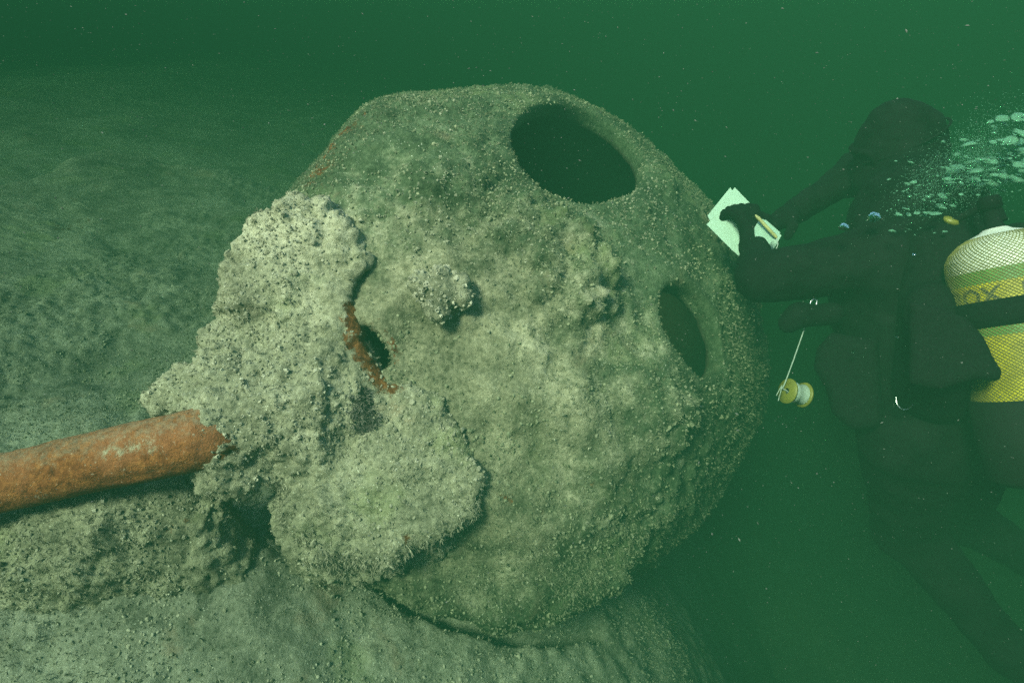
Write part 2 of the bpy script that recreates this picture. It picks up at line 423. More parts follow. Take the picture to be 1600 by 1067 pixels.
gv = np.stack([gx.ravel(), gy.ravel(), seabed_z(gx.ravel(), gy.ravel())], 1)
ii = np.arange(n_ * n_).reshape(n_, n_); gf = np.stack([ii[:-1, :-1], ii[1:, :-1], ii[1:, 1:], ii[:-1, 1:]], -1).reshape(-1, 4)
tag(mesh_obj('seabed', gv, gf, M_SEABED, attrs={'rust': np.zeros(len(gv))}), kind='structure')

# ------------------------------------------------------------------ sunken tank: hull
tank = tag(empty('sunken_tank', (0.1, 2.1, 0.0)), 'sunken battle tank crusted with barnacles, round turret and rusty gun barrel', 'tank')
def place(o, parent=None): return adopt(o, parent or tank)
def crust(V, Fq, amp=1.0, cell=1.0, boost=0.0, calm=None):
    """knobbly encrustation: lumps, pits and fine roughness pushed along the normal"""
    N = normals(V, Fq); w = worley(V * 26 * cell + 5); w2 = worley(V * 60 * cell); w3 = worley(V * 13 + 2)
    m = smooth01(fbm(V * 4.0 + 21, 3) * 1.4 + 0.5)
    d = 0.026 * fbm(V * 5.5, 3) + 0.014 * fbm(V * 18 + 7, 3) + (m + boost) * 0.026 * np.clip(0.75 - w, 0, 1) + (0.4 + m + boost) * 0.008 * np.clip(0.8 - w2, 0, 1) + 0.005 * vnoise(V * 110)
    d = d + boost * (0.045 * np.clip(0.8 - w3, 0, 1) - 0.012)
    if calm is not None: d = d * calm
    return V + N * (d * amp)[:, None]
def near(V, pts, r):                 # soft closeness 0..1 to a polyline of points
    best = np.full(len(V), 9.0); pts = [np.asarray(q) for q in pts]
    for a, b in zip(pts[:-1], pts[1:]):
        ab = b - a; t = np.clip(((V - a) @ ab) / (ab @ ab), 0, 1); best = np.minimum(best, np.linalg.norm(V - a - t[:, None] * ab, axis=1))
    return np.clip(1 - best / r, 0, 1)

hx = np.concatenate([np.linspace(-4.2, -2.2, 70), np.arange(-2.19, 0.9, 0.0095), np.linspace(0.92, 3.2, 90)]); hy = np.concatenate([np.arange(-0.2, 3.6, 0.0095), np.linspace(3.62, 6.2, 90)])
HX, HY = np.meshgrid(hx, hy, indexing='ij'); x_, y_ = HX.ravel(), HY.ravel()
hz, hs = hull_h(x_, y_)
pp = np.stack([x_, y_, hz], 1)
wl1 = worley(pp * 22); hz = hz + 0.034 * np.clip(0.8 - wl1, 0, 1) * smooth01(fbm(pp * 3.3 + 4, 3) * 1.5 + 0.5) + (0.020 - 0.012 * smooth01((y_ - 1.3) / 0.8)) * fbm(pp * 17, 3) + 0.007 * np.clip(0.8 - worley(pp * 55), 0, 1) + 0.003 * vnoise(pp * 120)
out = np.maximum.reduce([-hs / 1.0, (y_ - 4.6) / 1.2, (-x_ - 3.0) / 1.1, (-y_ - 0.05) / 0.3])
o1 = np.maximum(-hs, -0.4); slope = 1.5 * 0.2 * np.log1p(np.exp(np.clip(o1 / 0.2, -30, 30)))         # silt sloping off past the edge
o2 = np.maximum.reduce([(y_ - 4.6) / 1.2, (-x_ - 3.0) / 1.1, (-y_ - 0.05) / 0.3]); base = seabed_z(x_, y_) - 0.25
hz = np.maximum(hz - slope, base + 0.0); hz = hz - smooth01(o2 / 0.45) * (hz - base)
hv = np.stack([x_ , y_, hz], 1); a_, b_ = len(hx), len(hy)
ii = np.arange(a_ * b_).reshape(a_, b_); hf = np.stack([ii[:-1, :-1], ii[1:, :-1], ii[1:, 1:], ii[:-1, 1:]], -1).reshape(-1, 4)
def on_deck(u, v):
    r = ray(u, v); t = 0.8
    for _ in range(60):
        q = np.array([0, 0, CAMZ]) + r * t; h, _s = hull_h(q[:1], q[1:2]); t += (q[2] - h[0]) * 0.8
    return q
rust_h = np.maximum(0.5 * near(hv, [on_deck(95, 350), on_deck(130, 342)], 0.16), near(hv, [on_deck(225, 893), on_deck(275, 896)], 0.05))
hull = place(mesh_obj('hull', hv, hf, M_HULL, attrs={'rust': rust_h}))
hull['label'] = 'broad silt covered hull deck beneath the turret'

# hood of plating under the barrel
G = Grid(P(-160, 900, 1.35) - 0.3, P(430, 760, 1.6) + 0.3, 0.008)
G.cone(P(-40, 880, 1.44), P(150, 822, 1.46), 0.10, 0.10, 0.05); G.cone(P(150, 826, 1.46), P(305, 806, 1.49), 0.115, 0.085, 0.05)
G.cone(P(90, 900, 1.50), P(330, 870, 1.55), 0.14, 0.10, 0.08); G.cone(P(190, 800, 1.5), P(300, 790, 1.52), 0.07, 0.06, 0.05)
V, Fq = G.mesh(); V = crust(V, Fq, 1.15)
hoodV, hoodF = V, Fq
place(mesh_obj('driver_hood', V, Fq, M_MANTLET, attrs={'rust': near(V, [P(255, 830, 1.40), P(300, 815, 1.40)], 0.05) * 0.45}), hull)

# ------------------------------------------------------------------ sunken tank: turret
cw = lambda v: np.array([v[0], v[2] * CP + v[1] * SP, -v[2] * SP + v[1] * CP])   # camera-frame vector -> world vector
TC = np.array([0, 0, CAMZ]) + cw([0.116, 0.201, 2.451]); TR = np.array([1.165, 1.225, 0.635])
TE = np.array([cw([-0.80014508, 0.05790222, -0.59700518]), cw([-0.33373996, 0.78404706, 0.52334295]), cw([0.49838288, 0.61799477, -0.60802711])])
TA = TE.T @ np.diag(1 / TR ** 2) @ TE
def on_turret(u, v):
    d = ray(u, v); c = TC - np.array([0, 0, CAMZ]); a = d @ TA @ d; b = -2 * d @ TA @ c; k = c @ TA @ c - 1
    t = (-b - math.sqrt(max(b * b - 4 * a * k, 0))) / (2 * a); p = np.array([0, 0, CAMZ]) + d * t
    return p, nrm(TA @ (p - TC)), t
def d_turret(p):
    d = smin(d_ell(p, TC, TE, TR), d_ell(p, TC + cw([-0.03, -0.055, 0.0]), TE, TR), 0.02)
    r1, r2 = ray(470, 292), ray(572, 160); n = nrm(np.cross(r2, r1)); n = n if n @ cam_dir(-1, 1, 0) > 0 else -n
    o = (P(470, 292, 1.75) + P(572, 160, 1.9)) / 2
    d = -smin(-d, -((p - o) @ n), 0.08)                                                    # flat cheek on the left
    r1, r2 = ray(565, 158), ray(880, 130); n2 = nrm(np.cross(r2, r1)); n2 = n2 if n2 @ cam_dir(0, 1, 0) > 0 else -n2
    d = -smin(-d, -((p - P(700, 146, 2.1)) @ n2), 0.08)                                     # flattened crown
    for pa, pb, zz in (((1222, 450), (1222, 700), 2.0), ((1212, 700), (1000, 912), 1.8)):
        r1, r2 = ray(*pa), ray(*pb); n3 = nrm(np.cross(r2, r1)); n3 = n3 if n3 @ cam_dir(1, -0.3, 0) > 0 else -n3
        d = -smin(-d, -((p - (P(*pa, zz) + P(*pb, zz)) / 2) @ n3), 0.3)
    return d
G = Grid(TC - 1.3, TC + 1.3, 0.0125)
sl, pt = G.sub(TC - 1.32, TC + 1.32); D0 = d_turret(pt.reshape(-1, 3)).reshape(pt.shape[:3])
G.D[sl] = D0; del pt
holes = []
def hatch_hole(maj, mnr):
    a, b = on_turret(*maj[0])[0], on_turret(*maj[1])[0]; c, d = on_turret(*mnr[0])[0], on_turret(*mnr[1])[0]
    o = (a + b) / 2; u = (b - a) / 2; v = (d - c) / 2; e1 = nrm(u); v = v - (v @ e1) * e1; e2 = nrm(v); w = nrm(np.cross(e1, e2))
    if w @ (o - TC) < 0: w = -w
    o = o * 0.5 + (c + d) / 2 * 0.5; ra, rb = np.linalg.norm(u), np.linalg.norm(v); holes.append((o, e1, e2, w, ra, rb))
    def fn(p):
        q = p - o; r = np.sqrt((q @ e1 / ra) ** 2 + (q @ e2 / rb) ** 2); return np.maximum((r - 1) * min(ra, rb), np.abs(q @ w) - 0.35)
    return fn, o - 0.6, o + 0.6
H1 = hatch_hole(((822, 178), (1000, 296)), ((942, 182), (876, 282)))
H2 = hatch_hole(((1043, 446), (1128, 580)), ((1122, 492), (1054, 537)))
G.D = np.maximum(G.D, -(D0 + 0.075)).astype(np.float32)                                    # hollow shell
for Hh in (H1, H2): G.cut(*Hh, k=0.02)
G.cut(lambda p: np.linalg.norm((p - on_turret(1003, 790)[0]) * np.array([1, 1, 1.6]), axis=-1) - 0.02, on_turret(1003, 790)[0] - 0.05, on_turret(1003, 790)[0] + 0.05, 0.005)
for u_, v_ in ((572, 522), (578, 534), (585, 547), (593, 562)):                              # slot for the second gun
    sc0, sc1 = P(u_, v_, 1.30), P(u_, v_, 1.75); G.cut(lambda p: d_cone(p, sc0, sc1, 0.026, 0.026), np.minimum(sc0, sc1) - 0.05, np.maximum(sc0, sc1) + 0.05, 0.012)
skirt = [P(585, 868, 1.56), P(640, 889, 1.57), P(700, 907, 1.58), P(780, 919, 1.60), P(860, 911, 1.63), P(940, 890, 1.66)]
for qa, qb in zip(skirt[:-1], skirt[1:]): G.cone(qa, qb, 0.06, 0.06, 0.10)                   # lower lip of the casting
# small humps cast or crusted onto the face
for u, v, rr, kk in ((860, 395, 0.16, 0.10), (905, 450, 0.13, 0.10), (815, 350, 0.10, 0.08), (680, 295, 0.10, 0.08), (730, 300, 0.08, 0.07), (1030, 620, 0.12, 0.1), (905, 650, 0.07, 0.06), (940, 710, 0.06, 0.05)):
    q, nn, _t = on_turret(u, v); G.ball(q - nn * rr * 0.82, rr, kk)
V, Fq = G.mesh(); V0 = V
boost = np.zeros(len(V)); calm = np.ones(len(V))
for (pa, pb, rr, am) in (((800, 350), (850, 400), 0.17, 1.5), ((850, 400), (915, 450), 0.18, 1.7), ((650, 300), (745, 298), 0.10, 0.7), ((900, 640), (940, 720), 0.10, 0.5), ((1010, 610), (1060, 650), 0.10, 0.5), ((970, 800), (1030, 830), 0.09, 0.5)):
    boost = np.maximum(boost, am * smooth01(1.6 * near(V, [on_turret(*pa)[0], on_turret(*pb)[0]], rr)))
for o, e1, e2, w_, ra, rb in holes:
    q = V - o; r = np.sqrt((q @ e1 / ra) ** 2 + (q @ e2 / rb) ** 2); calm = np.minimum(calm, 0.25 + 0.75 * smooth01(np.abs(r - 1) / 0.35))
V = crust(V, Fq, 0.95, 1.0, boost, calm)
ru = np.maximum(near(V, [P(492, 280, 1.70), P(512, 242, 1.76), P(545, 205, 1.82)], 0.17) * 0.52, 0)
ru = np.maximum(ru, near(V, [on_turret(588, 512)[0], on_turret(612, 535)[0], on_turret(614, 568)[0]], 0.055) * 0.45)
for u, v in ((1000, 745), (925, 755), (850, 800), (990, 760), (780, 770), (860, 470), (1180, 500)):
    ru = np.maximum(ru, near(V, [on_turret(u, v)[0], on_turret(u + 14, v + 10)[0]], 0.035) * 0.55)
falloff = 1 - np.clip(np.linalg.norm((V - on_turret(680, 640)[0]) * np.array([1, 1, 1.15]), axis=1) / 0.88, 0, 1)  # painted falloff of light: strongest by the gun, fading away from it
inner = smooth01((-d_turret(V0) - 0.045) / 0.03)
turret = place(mesh_obj('turret', V, Fq, M_TURRET, attrs={'rust': ru, 'inner': inner, 'painted_falloff': falloff})); turV, turF = V, Fq
turret['label'] = 'rounded encrusted turret shell with two open oval hatches'
# knob with a crown of barnacles
q, nn, tt = on_turret(690, 468)
G = Grid(q - 0.16, q + 0.16, 0.006)
G.cone(q - nn * 0.03, q + nn * 0.035, 0.062, 0.05, 0.02)
for k in range(16):
    a = rng.random() * 6.28; e = nrm(np.cross(nn, [0.2, 0.9, 0.1])); g = np.cross(nn, e); r = 0.06 * math.sqrt(rng.random())
    G.ball(q + (e * math.cos(a) + g * math.sin(a)) * r + nn * (0.045 + 0.015 * rng.random()), 0.017 + 0.010 * rng.random(), 0.01)
V, Fq = G.mesh(); V = crust(V, Fq, 0.3, 1.5); knobV, knobF = V, Fq
k_ = place(mesh_obj('lifting_lug', V, Fq, M_MANTLET, attrs={'rust': np.zeros(len(V))}), turret); k_['label'] = 'knob crowned with pale barnacles on the turret face'

# mantlet plate with the collar the barrel comes out of
plate = [(352, 400), (392, 350), (440, 322), (505, 312), (545, 350), (577, 415), (548, 468), (554, 505), (585, 562), (612, 598), (655, 597), (695, 622), (725, 688), (752, 745), (745, 795), (700, 828), (650, 850), (604, 882), (560, 880), (508, 850), (480, 800), (452, 768), (425, 742), (372, 722), (335, 700), (320, 650), (325, 585), (380, 512), (350, 445)]
fn, lo, hi = plate_fn(plate, 1.46, (-0.02, 0.16, -0.985), 0.03, 0.14, 0.018)
n_m = cam_dir(-0.02, 0.16, -0.985); o_m = P(*np.mean(plate, 0), 1.46)
def M(u, v, off=0.03):                # a point off the plate's face
    r = ray(u, v); t = ((o_m + n_m * off - np.array([0, 0, CAMZ])) @ n_m) / (r @ n_m); return np.array([0, 0, CAMZ]) + r * t
G = Grid(np.minimum(lo, P(230, 640, 1.3)) - 0.12, hi + 0.12, 0.0068)
G.add(fn, lo, hi, 0.03)
G.cone(P(465, 640, 1.47), P(362, 668, 1.40), 0.135, 0.088, 0.09)
for u, v, z, r in ((285, 614, 1.49, 0.06), (325, 598, 1.47, 0.065), (365, 592, 1.45, 0.07), (262, 632, 1.50, 0.04), (330, 722, 1.42, 0.05), (350, 738, 1.41, 0.04), (378, 738, 1.40, 0.035), (352, 640, 1.42, 0.06), (350, 700, 1.385, 0.05)):
    G.ball(P(u, v, z), r * 0.85, 0.06)
for u, v, r, off in ((455, 470, 0.16, 0.025), (480, 590, 0.14, 0.05), (640, 730, 0.26, 0.018), (560, 780, 0.2, 0.02), (655, 640, 0.05, 0.025), (610, 855, 0.035, 0.01), (395, 470, 0.06, 0.02), (370, 545, 0.08, 0.0), (405, 600, 0.09, 0.03)):
    G.ball(M(u, v, 0.03 + off - r), r, 0.03)
c0 = P(590, 545, 1.36); ax = nrm(ray(590, 545))
G.cut(lambda p: d_cone(p, P(583, 528, 1.28), P(583, 528, 1.75), 0.030, 0.032), c0 - 0.25, c0 + 0.25, 0.01)
G.cut(lambda p: d_cone(p, P(600, 562, 1.28), P(600, 562, 1.75), 0.026, 0.028), c0 - 0.25, c0 + 0.25, 0.01)
V, Fq = G.mesh(); V = crust(V, Fq, 1.0, 1.0, 0.35)
ru = near(V, [M(555, 490), M(562, 530), M(578, 562), M(610, 598)], 0.060)
ru = np.maximum(ru, near(V, [M(606, 530, 0), M(610, 560, 0)], 0.045))
ru = np.maximum(ru, near(V, [P(350, 710, 1.31), P(368, 704, 1.32)], 0.03) * 0.9)
ru = np.maximum(ru, near(V, [M(622, 846), M(634, 842)], 0.03) * 0.8)
mant = place(mesh_obj('mantlet', V, Fq, M_MANTLET, attrs={'rust': ru}), turret); manV, manF = V, Fq
mant['label'] = 'pale crusted gun mantlet with a rust edged slot'

# gun barrel
cl = smooth_path([P(352, 676, 1.42), P(318, 684, 1.352), P(150, 721, 1.332), P(0, 755, 1.315), P(-200, 800, 1.30), P(-420, 852, 1.29)], 150)
dist = np.linspace(0, 1, 150); rr = 0.0715 + 0.0015 * np.sin(dist * 9) - 0.010 * dist
rr = rr * np.sqrt(np.clip(1 - (np.clip(0.035 - dist, 0, 1) / 0.035) ** 2 * 0.7, 0, 1))
V, Fq = tube(cl, rr, 72)
N = normals(V, Fq); V = V + N * (0.0035 * fbm(V * 16, 4) + 0.0018 * fbm(V * 60, 3) - 0.006 * np.clip(vnoise(V * 30) - 0.45, 0, 1))[:, None]
pale = np.maximum(near(V, [P(168, 706, 1.27), P(205, 702, 1.265), P(232, 684, 1.27)], 0.04) * 0.7, near(V, [P(215, 700, 1.26), P(240, 705, 1.265)], 0.03) * 0.8)
pale = np.maximum(pale, near(V, [P(60, 782, 1.27), P(180, 757, 1.27), P(280, 728, 1.28)], 0.028) * 0.62)
barrel = place(mesh_obj('gun_barrel', V, Fq, M_RUST, attrs={'pale': pale}), turret); barrel['label'] = 'bare orange rusted gun barrel'
barV, barF = V, Fq

# ------------------------------------------------------------------ growth on the wreck
bv, bf = t_barnacle(); lv, lf = t_lump(); tv, tf = t_tuft()
def outward(V, Fq, c):               # faces that look outwards only
    a = V[Fq]; n = np.cross(a[:, 1] - a[:, 0], a[:, 2] - a[:, 0]); return ((n * (a.mean(1) - c)).sum(1) > 0).astype(float)
def patchy(V, Fq, s, lo, hi): c = V[Fq].mean(1); return smooth01((fbm(c * s + 31, 3) - lo) / (hi - lo)) + 0.06
def cover(V, Fq, w, parent, nb, nl, nt, mb=M_BARN, mt=M_TUFT, bs=(0.0018, 0.0052), ts=(0.004, 0.012)):
    p, n, _ = sample(V, Fq, nb, w * patchy(V, Fq, 4.5, 0.0, 0.5)); s = rng.uniform(*bs, nb) * rng.uniform(0.6, 1.25, nb)
    place(scatter('barnacles', mb, None, p, n, bv, bf, s, s * rng.uniform(0.5, 1.2, nb), 0.25), parent)
    p, n, _ = sample(V, Fq, nl, w * patchy(V, Fq, 7, -0.1, 0.4)); s = rng.uniform(0.0012, 0.0045, nl) * (1 + 0.8 * (rng.random(nl) > 0.95))
    place(scatter('growth_lumps', mt, None, p, n, lv, lf, s, s * rng.uniform(0.5, 1.1, nl), 0.4), parent)
    p, n, _ = sample(V, Fq, nt, w * patchy(V, Fq, 3, -0.4, 0.3)); s = rng.uniform(*ts, nt)
    n = n + np.array([0, 0, -0.35]); place(scatter('turf', mt, None, p, n, tv, tf, s * 0.7, s, 0.45), parent)
w = outward(turV, turF, TC); c = turV[turF].mean(1); w *= (c @ np.array([0, 1.0, 0]) < 2.9) + 0.1
cover(turV, turF, w, turret, 7500, 16000, 38000)
cover(manV, manF, np.ones(len(manF)), mant, 2600, 4500, 5000, M_BARNP, M_TUFTP)
cover(hoodV, hoodF, np.ones(len(hoodF)), hull, 1500, 2500, 4500, M_BARNP, M_TUFTP)
c = hv[hf].mean(1); w = (c[:, 2] > 0.6) * np.clip(1.6 - np.linalg.norm(c - np.array([-0.4, 0.9, 1.2]), axis=1) * 0.5, 0.05, 1)
cover(hv, hf, w, hull, 5500, 24000, 46000, M_BARN, M_HTUFT)
cover(knobV, knobF, np.ones(len(knobF)), turret, 160, 60, 60, M_BARNP, M_TUFTP, (0.004, 0.008))
# dark weed patch beside the slot
c = manV[manF].mean(1); w = near(c, [M(520, 610), M(560, 625), M(572, 655)], 0.042) ** 1.5
p, n, _ = sample(manV, manF, 420, w + 1e-9); s = rng.uniform(0.008, 0.018, 420)
place(scatter('dark_weed', M_DARKTUFT, None, p, n, tv, tf, s * 0.8, s, 0.5), mant)
# shaggy fringe along the turret's lower lip and the mantlet's under-edge
c = turV[turF].mean(1); edge = near(c, [on_turret(u, v)[0] for u, v in ((560, 872), (640, 905), (720, 925), (800, 930), (900, 905), (1000, 868), (1100, 810))], 0.10)
p, n, _ = sample(turV, turF, 2600, edge ** 2 * outward(turV, turF, TC) + 1e-9); s = rng.uniform(0.004, 0.014, 2600)
place(scatter('fringe', M_TUFT, None, p, n * 0.8 + np.array([0, 0, -0.7]), tv, tf, s * 0.6, s, 0.95), turret)
c = manV[manF].mean(1); edge = near(c, [M(u, v, -0.02) for u, v in ((350, 745), (430, 742), (480, 800), (510, 850), (560, 880), (604, 882), (650, 850), (740, 800))], 0.07)
p, n, _ = sample(manV, manF, 2200, edge + 1e-9); s = rng.uniform(0.006, 0.018, 2200)
place(scatter('fringe', M_TUFTP, None, p, n * 0.8 + np.array([0, 0, -0.6]), tv, tf, s * 0.5, s, 0.5), mant)

# ------------------------------------------------------------------ diver
M_SUIT = plain('black drysuit', (0.004, 0.0045, 0.0045), 0.8, 0, 0.5, 14, 0.8, 0.03)
M_NEO = plain('black neoprene', (0.0035, 0.004, 0.004), 0.85, 0, 0.4, 30, 0.4, 0.03)
M_WEB = plain('black webbing', (0.0045, 0.005, 0.005), 0.85, 0, 0.3, 120, 0.4, 0.03)
M_STEEL = plain('stainless steel', (0.55, 0.56, 0.56), 0.25, 1.0, 0.1)
M_YEL = plain('yellow plastic', (0.15, 0.145, 0.02), 0.45, 0, 0.15)
M_WHITE = plain('white plastic', (0.23, 0.36, 0.27), 0.5, 0, 0.06)
M_LINE = plain('white line', (0.26, 0.32, 0.27), 0.8, 0, 0.2, 200)
def glass(name, ior, rough=0.0, tint=(1, 1, 1)):
    t = NT(name); return t.set(Base_Color=tint, Roughness=rough, Transmission_Weight=1.0, IOR=ior)
M_LENS = glass('mask glass', 1.12, 0.05, (0.85, 0.95, 0.9))
M_BUBBLE = glass('air bubble', 0.75, 0.0, (0.55, 0.95, 0.7)); M_BUBBLE.node_tree.nodes['Principled BSDF'].inputs['Specular Tint'].default_value = (0.5, 1.0, 0.65, 1)
M_FROTH = NT('frothy bubble').set(Base_Color=(0.15, 0.33, 0.22), Roughness=0.3, Transmission_Weight=0.55, Specular_IOR_Level=0.3, Specular_Tint=(0.5, 1.0, 0.65), IOR=1.12)

person = tag(empty('person', P(1450, 700, 1.55)), 'diver in black drysuit and hood, knees bent, holding up a white slate', 'person')
def pp_(o): return adopt(o, person)
hip_l, hip_r = P(1425, 690, 1.52), P(1505, 695, 1.62)
sh_l, sh_r = P(1378, 405, 1.55), P(1400, 300, 1.80)
el_l, wr_l = P(1192, 434, 1.58), P(1176, 386, 1.74)
el_r, wr_r = P(1345, 268, 2.00), P(1245, 328, 1.90)
kn_l, an_l = P(1418, 822, 1.74), P(1572, 1015, 1.60)
kn_r, an_r = P(1490, 800, 1.92), P(1640, 890, 1.92)
head = P(1408, 226, 1.78)
face = nrm(cam_dir(-0.80, -0.42, 0.42))
G = Grid(np.minimum.reduce([P(1100, 1100, 1.6), P(1700, 1130, 1.6), P(1150, 300, 1.7)]) - 0.25, np.maximum.reduce([P(1700, 100, 1.9), P(1700, 800, 2.1), P(1300, 200, 2.1)]) + 0.2, 0.0085)
G.ell(head, np.array([face, nrm(np.cross([0, 0, 1], face)), nrm(np.cross(face, np.cross([0, 0, 1], face)))]), (0.118, 0.098, 0.128), 0.03)
G.ball(head + face * 0.055 + np.array([0, 0, -0.06]), 0.068, 0.04)                          # jaw
G.ball(head + face * 0.105 + np.array([0, 0, -0.012]), 0.016, 0.03)                         # nose
G.cone(head + np.array([0.03, -0.03, -0.07]), P(1425, 320, 1.70), 0.075, 0.085, 0.05)
G.cone(P(1432, 345, 1.66), P(1415, 470, 1.63), 0.165, 0.17, 0.08); G.cone(P(1415, 470, 1.63), P(1432, 600, 1.60), 0.165, 0.15, 0.08)
G.cone(P(1432, 600, 1.60), P(1466, 680, 1.57), 0.15, 0.155, 0.08)
G.cone(P(1420, 350, 1.66), sh_l, 0.12, 0.085, 0.06); G.cone(P(1425, 330, 1.70), sh_r, 0.12, 0.085, 0.06)
G.cone(sh_l, el_l, 0.085, 0.062, 0.04); G.cone(el_l, wr_l, 0.058, 0.036, 0.03)
G.cone(sh_r, el_r, 0.082, 0.064, 0.04); G.cone(el_r, wr_r, 0.060, 0.042, 0.03)
G.cone(hip_l, kn_l, 0.118, 0.084, 0.05); G.cone(kn_l, an_l, 0.080, 0.055, 0.03)
G.ball(kn_l + (kn_l - an_l) * 0.0, 0.083, 0.03)
G.cone(hip_r, kn_r, 0.118, 0.086, 0.05); G.cone(kn_r, an_r, 0.080, 0.055, 0.03)
ft_l, ft_r = an_l + nrm(an_l - kn_l) * 0.10 + np.array([0.05, 0, -0.02]), an_r + nrm(an_r - kn_r) * 0.10 + np.array([0.05, 0, -0.02])
G.cone(an_l, ft_l, 0.055, 0.045, 0.03); G.cone(an_r, ft_r, 0.055, 0.045, 0.03)
V, Fq = G.mesh(); N = normals(V, Fq)
fold = 0.010 * fbm(V * np.array([9, 9, 16.0]), 3) + 0.005 * np.abs(vnoise(V * np.array([14, 14, 26.0]) + 3)) + 0.002 * vnoise(V * 60)
pp_(mesh_obj('body', V + N * fold[:, None], Fq, M_SUIT))

def glove(name, wrist, palm, knuckle_dir, palm_n, fingers, thumb):
    """palm, four curled fingers of unequal length and a thumb, as one glove"""
    G = Grid(palm - 0.17, palm + 0.17, 0.0042)
    G.cone(wrist, wrist * 0.4 + palm * 0.6, 0.037, 0.033, 0.02)
    side = nrm(np.cross(knuckle_dir, palm_n))
    for s in (-1, 0, 1): G.cone(palm - knuckle_dir * 0.03 + side * 0.018 * s, palm + knuckle_dir * 0.035 + side * 0.026 * s, 0.022, 0.018, 0.02)
    for i, (L, b1, b2) in enumerate(fingers):
        s = (i - 1.5) * 0.0225; a = palm + knuckle_dir * 0.04 + side * s; d = knuckle_dir; prev = a
        for seg, bend in ((0.42, b1), (0.33, b1 + b2), (0.25, b1 + 2 * b2)):
            d = nrm(knuckle_dir * math.cos(bend) - palm_n * math.sin(bend)); nx = prev + d * L * seg; G.cone(prev, nx, 0.0125, 0.0112, 0.006); prev = nx
    a = palm - knuckle_dir * 0.02 + side * thumb[0] * 0.03; m = a + nrm(side * thumb[0] * 0.8 + knuckle_dir * 0.5 - palm_n * 0.3) * 0.04; e = m + nrm(knuckle_dir * 0.7 - palm_n * 0.7 + side * thumb[0] * 0.1) * 0.034
    G.cone(a, m, 0.018, 0.0145, 0.012); G.cone(m, e, 0.0145, 0.0125, 0.006)
    V, Fq = G.mesh(); V = V + normals(V, Fq) * (0.0012 * vnoise(V * 90))[:, None]
    return pp_(mesh_obj(name, V, Fq, M_NEO))
palm_l = P(1174, 348, 1.775)
glove('glove', wr_l, palm_l, nrm(cam_dir(-0.35, 0.9, 0.25)), nrm(cam_dir(0.2, 0.15, -1)), ((0.072, 0.9, 0.55), (0.082, 0.8, 0.55), (0.078, 0.85, 0.55), (0.062, 0.95, 0.5)), (1,))
palm_r = P(1218, 345, 1.865)
glove('glove', wr_r, palm_r, nrm(cam_dir(-0.9, -0.4, -0.1)), nrm(cam_dir(-0.2, 0.9, -0.3)), ((0.070, 0.6, 0.7), (0.080, 0.7, 0.7), (0.076, 0.8, 0.7), (0.06, 0.9, 0.7)), (-1,))

# mask and breathing gear
fx, fz = face, nrm(np.array([0, 0, 1]) - face[2] * face); fy = np.cross(fz, fx)
mc = head + fx * 0.118 + fz * 0.012
oval = [mc + fy * 0.075 * math.copysign(abs(math.cos(a)) ** 0.6, math.cos(a)) + fz * 0.042 * math.copysign(abs(math.sin(a)) ** 0.6, math.sin(a)) - fx * 0.03 * abs(math.cos(a)) for a in np.linspace(0, 2 * math.pi, 40, endpoint=False)]
V, Fq = tube(oval, 0.010, 10, True); mask = pp_(mesh_obj('mask', V, Fq, M_NEO))
lens_v = np.concatenate([[mc + fx * 0.006], np.array(oval) + fx * 0.004]); lens_f = np.array([(0, 1 + i, 1 + (i + 1) % 40) for i in range(40)])
adopt(mesh_obj('lens', lens_v, lens_f, M_LENS), mask)
st = [head + (fx * math.cos(a) * 0.128 + fy * math.sin(a) * 0.108) + fz * (0.012 + 0.01 * math.cos(a)) for a in np.linspace(0.5, 2 * math.pi - 0.5, 40)]
V, Fq = tube(st, 0.004, 6); adopt(mesh_obj('strap', V, Fq, M_WEB), mask)
rg = head + fx * 0.135 - fz * 0.07
V, Fq = lathe([(0.0, -0.03), (0.02, -0.03), (0.036, -0.012), (0.038, 0.01), (0.03, 0.02), (0.0, 0.022)], 28)
Rm = np.stack([fy, fz, fx], 1); reg = pp_(mesh_obj('regulator', V @ Rm.T + rg, Fq, M_NEO))
V, Fq = tube(smooth_path([rg + fy * 0.03, rg + fy * 0.11 - fz * 0.06, P(1450, 300, 1.58), P(1530, 325, 1.42), P(1562, 345, 1.36)], 40), 0.0105, 10); adopt(mesh_obj('hose', V, Fq, M_NEO), reg)
# spare second stage in yellow and its hose
oc = P(1486, 347, 1.42)
V, Fq = lathe([(0, -0.010), (0.013, -0.010), (0.018, 0.0), (0.015, 0.012), (0, 0.013)], 24)
Rm = np.stack([nrm(cam_dir(1, 0.2, 0.4)), nrm(np.cross(cam_dir(-0.5, 0.5, -0.7), cam_dir(1, 0.2, 0.4))), nrm(cam_dir(-0.5, 0.5, -0.7))], 1)
octo = pp_(mesh_obj('spare_regulator', V @ Rm.T + oc, Fq, M_YEL)); octo['label'] = 'yellow spare regulator behind the shoulder'
V, Fq = tube(smooth_path([oc, P(1520, 330, 1.40), P(1550, 318, 1.38), P(1568, 345, 1.36)], 30), 0.009, 10); adopt(mesh_obj('hose', V, Fq, M_NEO), octo)

